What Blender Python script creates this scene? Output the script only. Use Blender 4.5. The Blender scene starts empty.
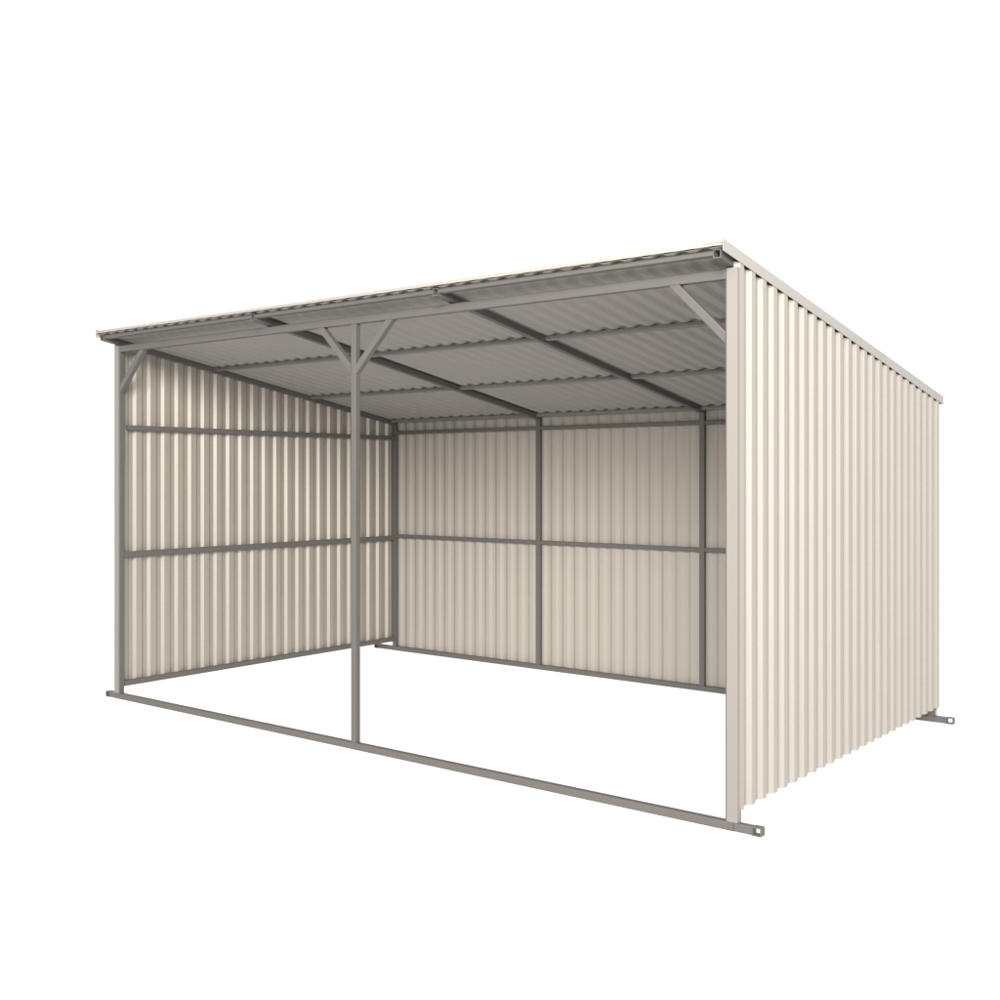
import bpy, math
from mathutils import Vector

# ------------------------------------------------------------------ scene
S = 0.8                                   # drawing units -> metres (0.05 unit tube = 40 mm)
W, D, T = 6.06, 3.612, 0.05               # width, depth, tube size in drawing units
SL = 0.166                                # roof fall per unit of depth
RIB = 0.024                               # height of the sheet profile
sc = bpy.context.scene
col = sc.collection
ORIGIN = Vector((W / 2, D / 2, 0))


def roof(z0, y):
    return z0 - SL * y


# ------------------------------------------------------------------ materials
def painted(name, base, rough, var=0.05, scale=6.0, bump=0.0, spec=0.35, fine=180.0, metal=0.0):
    m = bpy.data.materials.new(name)
    m.use_nodes = True
    nt = m.node_tree
    b = nt.nodes['Principled BSDF']
    tc = nt.nodes.new('ShaderNodeTexCoord')
    n1 = nt.nodes.new('ShaderNodeTexNoise')
    n1.inputs['Scale'].default_value = scale
    n1.inputs['Detail'].default_value = 5
    n1.inputs['Roughness'].default_value = 0.6
    nt.links.new(tc.outputs['Object'], n1.inputs['Vector'])
    mx = nt.nodes.new('ShaderNodeMix')
    mx.data_type = 'RGBA'
    lo = [c * (1 - var) for c in base] + [1]
    hi = [min(1, c * (1 + var)) for c in base] + [1]
    mx.inputs[6].default_value = lo
    mx.inputs[7].default_value = hi
    nt.links.new(n1.outputs['Fac'], mx.inputs[0])
    nt.links.new(mx.outputs[2], b.inputs['Base Color'])
    rg = nt.nodes.new('ShaderNodeMapRange')
    rg.inputs['To Min'].default_value = rough - 0.06
    rg.inputs['To Max'].default_value = rough + 0.06
    nt.links.new(n1.outputs['Fac'], rg.inputs['Value'])
    nt.links.new(rg.outputs['Result'], b.inputs['Roughness'])
    b.inputs['Specular IOR Level'].default_value = spec
    b.inputs['Metallic'].default_value = metal
    if bump:
        n2 = nt.nodes.new('ShaderNodeTexNoise')
        n2.inputs['Scale'].default_value = fine
        n2.inputs['Detail'].default_value = 3
        nt.links.new(tc.outputs['Object'], n2.inputs['Vector'])
        bp = nt.nodes.new('ShaderNodeBump')
        bp.inputs['Strength'].default_value = bump
        bp.inputs['Distance'].default_value = 0.0015
        nt.links.new(n2.outputs['Fac'], bp.inputs['Height'])
        nt.links.new(bp.outputs['Normal'], b.inputs['Normal'])
    return m


M_CREAM = painted('cream_coated_steel', (0.287, 0.268, 0.245), 0.5, 0.03, 3.0, 0.05, 0.4, metal=0.12)
M_TRIM = painted('shade_darkened_greige_trim', (0.187, 0.175, 0.162), 0.5, 0.03, 3.0, 0.05)  # greyer coat, darkened further to stand in for dimmer light on the front
M_VERGE = painted('pale_grey_cream_trim', (0.285, 0.273, 0.258), 0.5, 0.03, 3.0, 0.05)
M_SIDE = painted('cream_sheet_inner_coat', (0.300, 0.277, 0.247), 0.52, 0.04, 3.0, 0.05, 0.5, metal=0.3)
M_BACK = painted('inner_coat_sheen_lowered', (0.298, 0.277, 0.249), 0.66, 0.04, 3.0, 0.05, 0.3, metal=0.06)  # same coat as the side walls, sheen cut to soften light on the ribs
M_CEIL = painted('grey_sheet_backing_coat', (0.268, 0.255, 0.234), 0.65, 0.05, 3.0, 0.05, 0.15)
M_STEEL_LIFTED = painted('brightened_inner_purlin_steel', (0.15, 0.142, 0.131), 0.5, 0.1, 9.0, 0.1, 0.3)  # same purlin steel, colour lifted to make up for shade under the roof
M_STEEL = painted('grey_painted_tube', (0.092, 0.0865, 0.082), 0.5, 0.08, 9.0, 0.12, 0.3)


def ground_material():  # floor made translucent so light from below glows through and hides shadows
    m = bpy.data.materials.new('backlit_shadowless_floor')
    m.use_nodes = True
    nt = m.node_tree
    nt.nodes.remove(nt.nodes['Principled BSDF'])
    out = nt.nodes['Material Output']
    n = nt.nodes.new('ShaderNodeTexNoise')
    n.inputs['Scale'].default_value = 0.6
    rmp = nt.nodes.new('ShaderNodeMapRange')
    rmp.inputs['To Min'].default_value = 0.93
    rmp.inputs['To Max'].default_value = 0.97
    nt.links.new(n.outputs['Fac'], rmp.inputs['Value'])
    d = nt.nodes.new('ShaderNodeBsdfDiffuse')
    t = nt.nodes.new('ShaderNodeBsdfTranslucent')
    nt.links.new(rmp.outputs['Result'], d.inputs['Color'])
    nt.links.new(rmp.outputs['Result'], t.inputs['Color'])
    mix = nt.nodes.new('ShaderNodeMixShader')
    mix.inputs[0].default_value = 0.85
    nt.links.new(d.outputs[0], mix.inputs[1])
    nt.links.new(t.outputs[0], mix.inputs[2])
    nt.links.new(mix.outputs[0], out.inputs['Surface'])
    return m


# ------------------------------------------------------------------ mesh helpers
class MB:
    def __init__(self):
        self.v, self.f, self.mi = [], [], []

    def add(self, verts, faces, mi=0):
        o = len(self.v)
        self.v += [Vector(p) for p in verts]
        self.f += [tuple(i + o for i in f) for f in faces]
        self.mi += ([mi] * len(faces) if isinstance(mi, int) else mi)

    def build(self, name, mats, parent, fix=True):
        me = bpy.data.meshes.new(name)
        me.from_pydata([tuple((p - ORIGIN) * S) for p in self.v], [], self.f)
        for m in (mats if isinstance(mats, (list, tuple)) else [mats]):
            me.materials.append(m)
        me.polygons.foreach_set('material_index', self.mi)
        if fix:
            import bmesh
            bm = bmesh.new()
            bm.from_mesh(me)
            bmesh.ops.recalc_face_normals(bm, faces=bm.faces)
            bm.to_mesh(me)
            bm.free()
        me.update()
        o = bpy.data.objects.new(name, me)
        col.objects.link(o)
        if parent is not None:
            o.parent = parent
        return o


def rsec(w, h, r=0.006, n=2):
    """rounded rectangle outline, counter-clockwise"""
    pts = []
    for cx, cy, a0 in ((w / 2 - r, h / 2 - r, 0), (-w / 2 + r, h / 2 - r, 90),
                       (-w / 2 + r, -h / 2 + r, 180), (w / 2 - r, -h / 2 + r, 270)):
        for k in range(n + 1):
            a = math.radians(a0 + 90 * k / n)
            pts.append((cx + r * math.cos(a), cy + r * math.sin(a)))
    return pts


def tube(mb, p0, p1, side, w=T, h=T, n0=None, n1=None, wall=0.0, r=0.006):
    """square tube from p0 to p1; `side` is the direction of its width w; ends cut on planes n0, n1;
    wall > 0 leaves the tube hollow with open ends"""
    p0, p1 = Vector(p0), Vector(p1)
    a = (p1 - p0).normalized()
    s = Vector(side)
    s = (s - a * s.dot(a)).normalized()
    u = a.cross(s)
    n0 = Vector(n0) if n0 else a
    n1 = Vector(n1) if n1 else a

    def ring(p, n, ww, hh, rr):
        out = []
        for x, y in rsec(ww, hh, rr):
            q = p + s * x + u * y
            out.append(q + a * ((p - q).dot(n) / a.dot(n)))
        return out
    A, B = ring(p0, n0, w, h, r), ring(p1, n1, w, h, r)
    k = len(A)
    side_f = [(i, (i + 1) % k, k + (i + 1) % k, k + i) for i in range(k)]
    if not wall:
        mb.add(A + B, side_f + [tuple(range(k - 1, -1, -1)), tuple(range(k, 2 * k))])
    else:
        A2, B2 = ring(p0, n0, w - 2 * wall, h - 2 * wall, r * .5), ring(p1, n1, w - 2 * wall, h - 2 * wall, r * .5)
        f = side_f[:]
        f += [(2 * k + i, 3 * k + i, 3 * k + (i + 1) % k, 2 * k + (i + 1) % k) for i in range(k)]
        f += [(i, 2 * k + i, 2 * k + (i + 1) % k, (i + 1) % k) for i in range(k)]
        f += [(k + i, k + (i + 1) % k, 3 * k + (i + 1) % k, 3 * k + i) for i in range(k)]
        mb.add(A + B + A2 + B2, f)


def profile(u0, u1, phase, pitch, s=0.022, crest=0.046, depth=RIB):
    """trapezoidal sheet outline: (u, d) points from u0 to u1; a rising web starts at `phase`"""
    knots = []
    k0 = math.floor((u0 - phase) / pitch) - 1
    k1 = math.ceil((u1 - phase) / pitch) + 1
    for k in range(k0, k1 + 1):
        b = phase + k * pitch
        knots += [(b, 0), (b + s, depth), (b + s + crest, depth), (b + 2 * s + crest, 0)]
    knots = [(a, d) for a, d in knots]

    def val(u):
        for (a, da), (b, db) in zip(knots, knots[1:]):
            if a <= u <= b:
                return da + (db - da) * (u - a) / (b - a) if b > a else da
    pts = [(u0, val(u0))] + [p for p in knots if u0 + 1e-4 < p[0] < u1 - 1e-4] + [(u1, val(u1))]
    return pts


def sheet(mb, pts, place, v0, v1, th=0.004, endm=0):
    """thin closed corrugated sheet; place(u, d, v) -> point; v0/v1 functions of (u, d). material 0 outside, 1 inside"""
    # offset outline along its normals for the outer skin
    outer = []
    n = len(pts)
    for i, (u, d) in enumerate(pts):
        a = pts[max(i - 1, 0)]
        b = pts[min(i + 1, n - 1)]
        n1 = Vector((-(d - a[1]), u - a[0])) if i else None
        n2 = Vector((-(b[1] - d), b[0] - u)) if i < n - 1 else None
        ns = [q.normalized() for q in (n1, n2) if q is not None]
        m = sum(ns, Vector((0, 0))).normalized()
        k = th / max(0.5, m.dot(ns[0]))
        outer.append((u + m.x * k, d + m.y * k))
    V = []
    for P in (pts, outer):
        for u, d in P:
            V.append(place(u, d, v0(u, d)))
            V.append(place(u, d, v1(u, d)))
    F, MI = [], []
    o = 2 * n
    for i in range(n - 1):
        a, b = 2 * i, 2 * i + 2
        F.append((a, a + 1, b + 1, b)); MI.append(1)
        F.append((o + a, o + b, o + b + 1, o + a + 1)); MI.append(0)
        F.append((a, b, o + b, o + a)); MI.append(endm)
        F.append((a + 1, o + a + 1, o + b + 1, b + 1)); MI.append(endm)
    F.append((0, o, o + 1, 1)); MI.append(0)
    e = 2 * (n - 1)
    F.append((e, e + 1, o + e + 1, o + e)); MI.append(0)
    mb.add(V, F, MI)


def strip(mb, line, ext, th=0.005):
    """folded sheet-metal strip: polyline of 3D points `line`, extruded by vector ext, given a thickness"""
    P = [Vector(p) for p in line]
    e = Vector(ext)
    ax = e.normalized()
    n = len(P)
    off = []
    for i in range(n):
        ns = []
        if i:
            ns.append(ax.cross(P[i] - P[i - 1]).normalized())
        if i < n - 1:
            ns.append(ax.cross(P[i + 1] - P[i]).normalized())
        m = sum(ns, Vector()).normalized()
        off.append(P[i] + m * (th / max(.4, m.dot(ns[0]))))
    V = P + [p + e for p in P] + off + [p + e for p in off]
    F = []
    for i in range(n - 1):
        F += [(i, i + 1, n + i + 1, n + i), (2 * n + i, 3 * n + i, 3 * n + i + 1, 2 * n + i + 1),
              (i, 2 * n + i, 2 * n + i + 1, i + 1), (n + i, n + i + 1, 3 * n + i + 1, 3 * n + i)]
    F += [(0, n, 3 * n, 2 * n), (n - 1, 3 * n - 1, 4 * n - 1, 2 * n - 1)]
    mb.add(V, F)


# ------------------------------------------------------------------ ground
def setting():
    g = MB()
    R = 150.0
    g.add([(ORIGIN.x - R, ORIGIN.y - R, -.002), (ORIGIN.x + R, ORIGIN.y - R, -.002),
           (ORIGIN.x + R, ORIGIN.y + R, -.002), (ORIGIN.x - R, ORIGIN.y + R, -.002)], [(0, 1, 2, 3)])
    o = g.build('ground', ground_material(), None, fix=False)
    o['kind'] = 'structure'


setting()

# ------------------------------------------------------------------ the shelter
shelter = bpy.data.objects.new('field_shelter', None)
col.objects.link(shelter)
shelter.empty_display_size = 0.5
shelter['label'] = 'open-fronted cream corrugated steel field shelter on a grey tube frame with skids'
shelter['category'] = 'field shelter'


def part(name, fn, mats=M_STEEL, parent=None, label=None):
    mb = MB()
    fn(mb)
    o = mb.build(name, mats, parent or shelter)
    if label:
        o['label'] = label
    return o


# skids: main tube, a short extension and an open tow loop at each end
def skid(y0, el, er, label):
    yc = y0 + T / 2
    main = part('skid', lambda mb: tube(mb, (0, yc, T / 2), (W, yc, T / 2), (0, 1, 0)), label=label)
    for sgn, x0, e in ((-1, 0, el), (1, W, er)):
        lp = x0 + sgn * e
        a = lp - sgn * 0.058
        part('extension_bar', lambda mb: tube(mb, (x0 + sgn * .003, yc, T / 2), (a, yc, T / 2), (0, 1, 0), w=T - .002, h=T - .002), parent=main)
        part('tow_loop', lambda mb: tube(mb, ((a + lp) / 2 + sgn * .0005, y0, T / 2), ((a + lp) / 2 + sgn * .0005, y0 + T, T / 2), (1, 0, 0),
                                         w=abs(lp - a) - .001, h=T, wall=.006, r=.004), parent=main)


skid(0, .168, .168, 'long grey front skid tube crossing the open side')
skid(D - T, .29, .153, 'grey rear skid tube under the back wall')

# posts
CX, R2, R3 = 3.0, 2.044, 3.933
HB, HT = 3.107, 3.1655
for x in (0, CX, W - T):
    part('post', lambda mb: tube(mb, (x + T / 2, T / 2, T), (x + T / 2, T / 2, HB), (1, 0, 0)),
         label='free-standing centre post with two braces' if x == CX else None)
for x in (0, R2, R3, W - T):
    zt = roof(3.175, D - T / 2)
    part('post', lambda mb: tube(mb, (x + T / 2, D - T / 2, T), (x + T / 2, D - T / 2, zt), (1, 0, 0), n1=(0, SL, 1)))

# front header beam
part('header_beam', lambda mb: tube(mb, (0, T / 2, (HB + HT) / 2), (W, T / 2, (HB + HT) / 2), (0, 1, 0), w=T, h=HT - HB))


# knee braces at 45 degrees (mitred ends)
def brace(xp, sgn):
    # centre line from post face to header underside
    L = 0.366 - 0.0354
    a = Vector((xp, T / 2, HB - L))
    b = Vector((xp + sgn * L, T / 2, HB))
    part('knee_brace', lambda mb: tube(mb, a, b, (0, 1, 0), n0=(1, 0, 0), n1=(0, 0, 1)))


brace(T, 1)
brace(CX, -1)
brace(CX + T, 1)
brace(W - T, -1)

# rafters: tubes open at the front, sloping to the back
YF = -0.148
RAFT = ((-.02, 'grey end rafter under the left edge of the roof'), (R2, None), (R3, None), (W - T, 'grey end rafter under the right edge of the roof'))
for x, lb in RAFT:
    def f(mb):
        xc = x + T / 2
        c = 3.2005
        tube(mb, (xc, YF, roof(c, YF)), (xc, D, roof(c, D)), (1, 0, 0), w=T, h=.0505, n0=(0, 1, 0), n1=(0, 1, 0), wall=.006)
        yb = D - .012
        tube(mb, (xc, yb - .01, roof(c, yb - .01)), (xc, yb, roof(c, yb)), (1, 0, 0), w=T - .0125, h=.038, n0=(0, 1, 0), n1=(0, 1, 0), r=.003)  # unseen plug added at the back to block light and darken the bore
    part('rafter', f, label=lb)

# purlins between the rafters, flush with their top
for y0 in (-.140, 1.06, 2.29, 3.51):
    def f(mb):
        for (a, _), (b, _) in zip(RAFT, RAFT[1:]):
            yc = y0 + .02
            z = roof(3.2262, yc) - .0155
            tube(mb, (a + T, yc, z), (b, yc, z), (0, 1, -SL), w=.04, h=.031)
    part('purlin', f, M_STEEL if y0 < 0 else M_STEEL_LIFTED)  # inner purlins take the brightened copy of the steel

# side and back rails
GI = 0.05
for sx in (0, 1):
    def rail(zb, h, y0, y1, dx=0.03):
        xa = T - dx if sx == 0 else W - T
        return lambda mb: tube(mb, (xa + dx / 2, y0, zb + h / 2), (xa + dx / 2, y1, zb + h / 2), (1, 0, 0), w=dx, h=h)
    part('base_rail', rail(.108, .05, T, D - T, .04))
    part('wall_rail', rail(1.268, .05, T, D - T))
    part('wall_rail', rail(2.413, .044, T + .036, D - T))
for zb in (1.293, 2.474):
    def f(mb):
        xs = (0, R2, R3, W - T)
        for a, b in zip(xs, xs[1:]):
            tube(mb, (a + T, D - .025, zb + .02), (b, D - .025, zb + .02), (0, 1, 0), w=.03, h=.04)
    part('wall_rail', f)

# corrugated sheets
WT = 3.2012
part('wall_sheet', lambda mb: sheet(mb, profile(.004, D + .004, .154 - .1477, .1477),
                                    lambda u, d, v: (W + d, u, v), lambda u, d: .115, lambda u, d: roof(WT, u)),
     [M_CREAM, M_SIDE], label='cream corrugated wall seen from its outer side')
part('wall_sheet', lambda mb: sheet(mb, profile(.004, D + .004, .194 - .011 - .022 - .046, .1493),
                                    lambda u, d, v: (-d, u, v), lambda u, d: .115, lambda u, d: roof(3.179, u)),
     [M_CREAM, M_SIDE], label='cream corrugated wall seen from inside, with bright narrow ribs')
part('wall_sheet', lambda mb: sheet(mb, profile(-.01, W + .01, .241 - .017, .1456, s=.034, crest=.035, depth=.017),
                                    lambda u, d, v: (u, D + d, v), lambda u, d: .035, lambda u, d: roof(3.222, D)),
     [M_CREAM, M_BACK], label='cream corrugated back wall')
part('roof_sheet', lambda mb: sheet(mb, profile(-.026, W + .026, 3.893, .1433, s=.039, crest=.026, depth=.017),
                                    lambda u, d, v: (u, v, roof(3.2275 + d, v)), lambda u, d: -.166, lambda u, d: D + .1, th=.0025, endm=1),
     [M_CREAM, M_CEIL], label='corrugated roof sheet, grey underneath')

# cream flashings
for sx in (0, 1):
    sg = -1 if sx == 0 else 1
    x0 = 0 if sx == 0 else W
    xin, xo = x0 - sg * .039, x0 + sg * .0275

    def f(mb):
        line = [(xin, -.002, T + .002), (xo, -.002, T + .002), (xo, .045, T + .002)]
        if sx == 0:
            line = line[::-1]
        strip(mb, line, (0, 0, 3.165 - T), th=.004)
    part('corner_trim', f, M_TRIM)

    def f(mb):
        xv = x0 + sg * .032
        xi = x0 - sg * .09
        y0 = -.184
        zt = 3.266
        line = [(xi, y0, roof(3.2495, y0)), (xv - sg * .008, y0, roof(3.2495, y0)), (xv - sg * .008, y0, roof(zt, y0)),
                (xv, y0, roof(zt, y0)), (xv, y0, roof(zt - .066, y0))]
        if sx == 0:
            line = line[::-1]
        L = 3.715 - y0
        strip(mb, line, (0, L, -SL * L), th=.003)
    part('verge_trim', f, M_VERGE)


def f(mb):
    y0 = -.18
    z = roof(3.2535, y0)
    line = [(-.024, y0 + .12, z - .12 * SL), (-.024, y0, z), (-.024, y0 - .002, z - .0215)]
    strip(mb, line, (W + .048, 0, 0), th=.003)


part('eaves_trim', f, M_CREAM)


def f(mb):
    y1 = D + .103
    z = roof(3.2545, y1)
    line = [(-.024, y1, z - .05), (-.024, y1, z), (-.024, y1 - .1, z + .1 * SL)]
    strip(mb, line, (W + .048, 0, 0), th=.003)


part('eaves_trim', f, M_VERGE, label='low rear eaves trim under the back edge of the roof')

shelter.location = ORIGIN * S

# ------------------------------------------------------------------ light
w = bpy.data.worlds.new('World')
sc.world = w
w.use_nodes = True
bg = w.node_tree.nodes['Background']
bg.inputs['Color'].default_value = (1.0, 0.99, 0.975, 1)
bg.inputs['Strength'].default_value = 1.28


def area(name, loc, target, size, power, color):
    L = bpy.data.lights.new(name, 'AREA')
    L.shape = 'DISK'
    L.size = size
    L.energy = power
    L.color = color
    o = bpy.data.objects.new(name, L)
    col.objects.link(o)
    o.location = Vector(loc) * S
    o.rotation_euler = (Vector(target) * S - o.location).to_track_quat('-Z', 'Y').to_euler()
    return o


AZ, EL, DIST = math.radians(34), math.radians(17.5), 20.0
area('studio_softbox', (3.2 + DIST * math.sin(AZ) * math.cos(EL), 1.5 - DIST * math.cos(AZ) * math.cos(EL), 1.3 + DIST * math.sin(EL)),
     (3.2, 1.5, 1.3), 7.0, 3800, (1.0, 0.945, 0.865))
area('studio_top_light', (7.6, -4.6, 4.8), (5.4, 0.3, 2.7), 1.6, 190, (1.0, 0.97, 0.92))

# ------------------------------------------------------------------ camera
cd = bpy.data.cameras.new('Camera')
cam = bpy.data.objects.new('Camera', cd)
col.objects.link(cam)
cam.location = Vector((8.92, -5.728, 1.994)) * S
cam.rotation_euler = (math.radians(90), 0, 0.669)
cd.sensor_width = 36
cd.lens = 36 * 1.116719
cd.shift_y = -0.023562
cd.clip_end = 1000
sc.camera = cam

sc.render.engine = 'CYCLES'
sc.view_settings.view_transform = 'Standard'
sc.view_settings.look = 'None'
sc.view_settings.gamma = 1
sc.view_settings.exposure = 0
sc.view_settings.use_curve_mapping = False
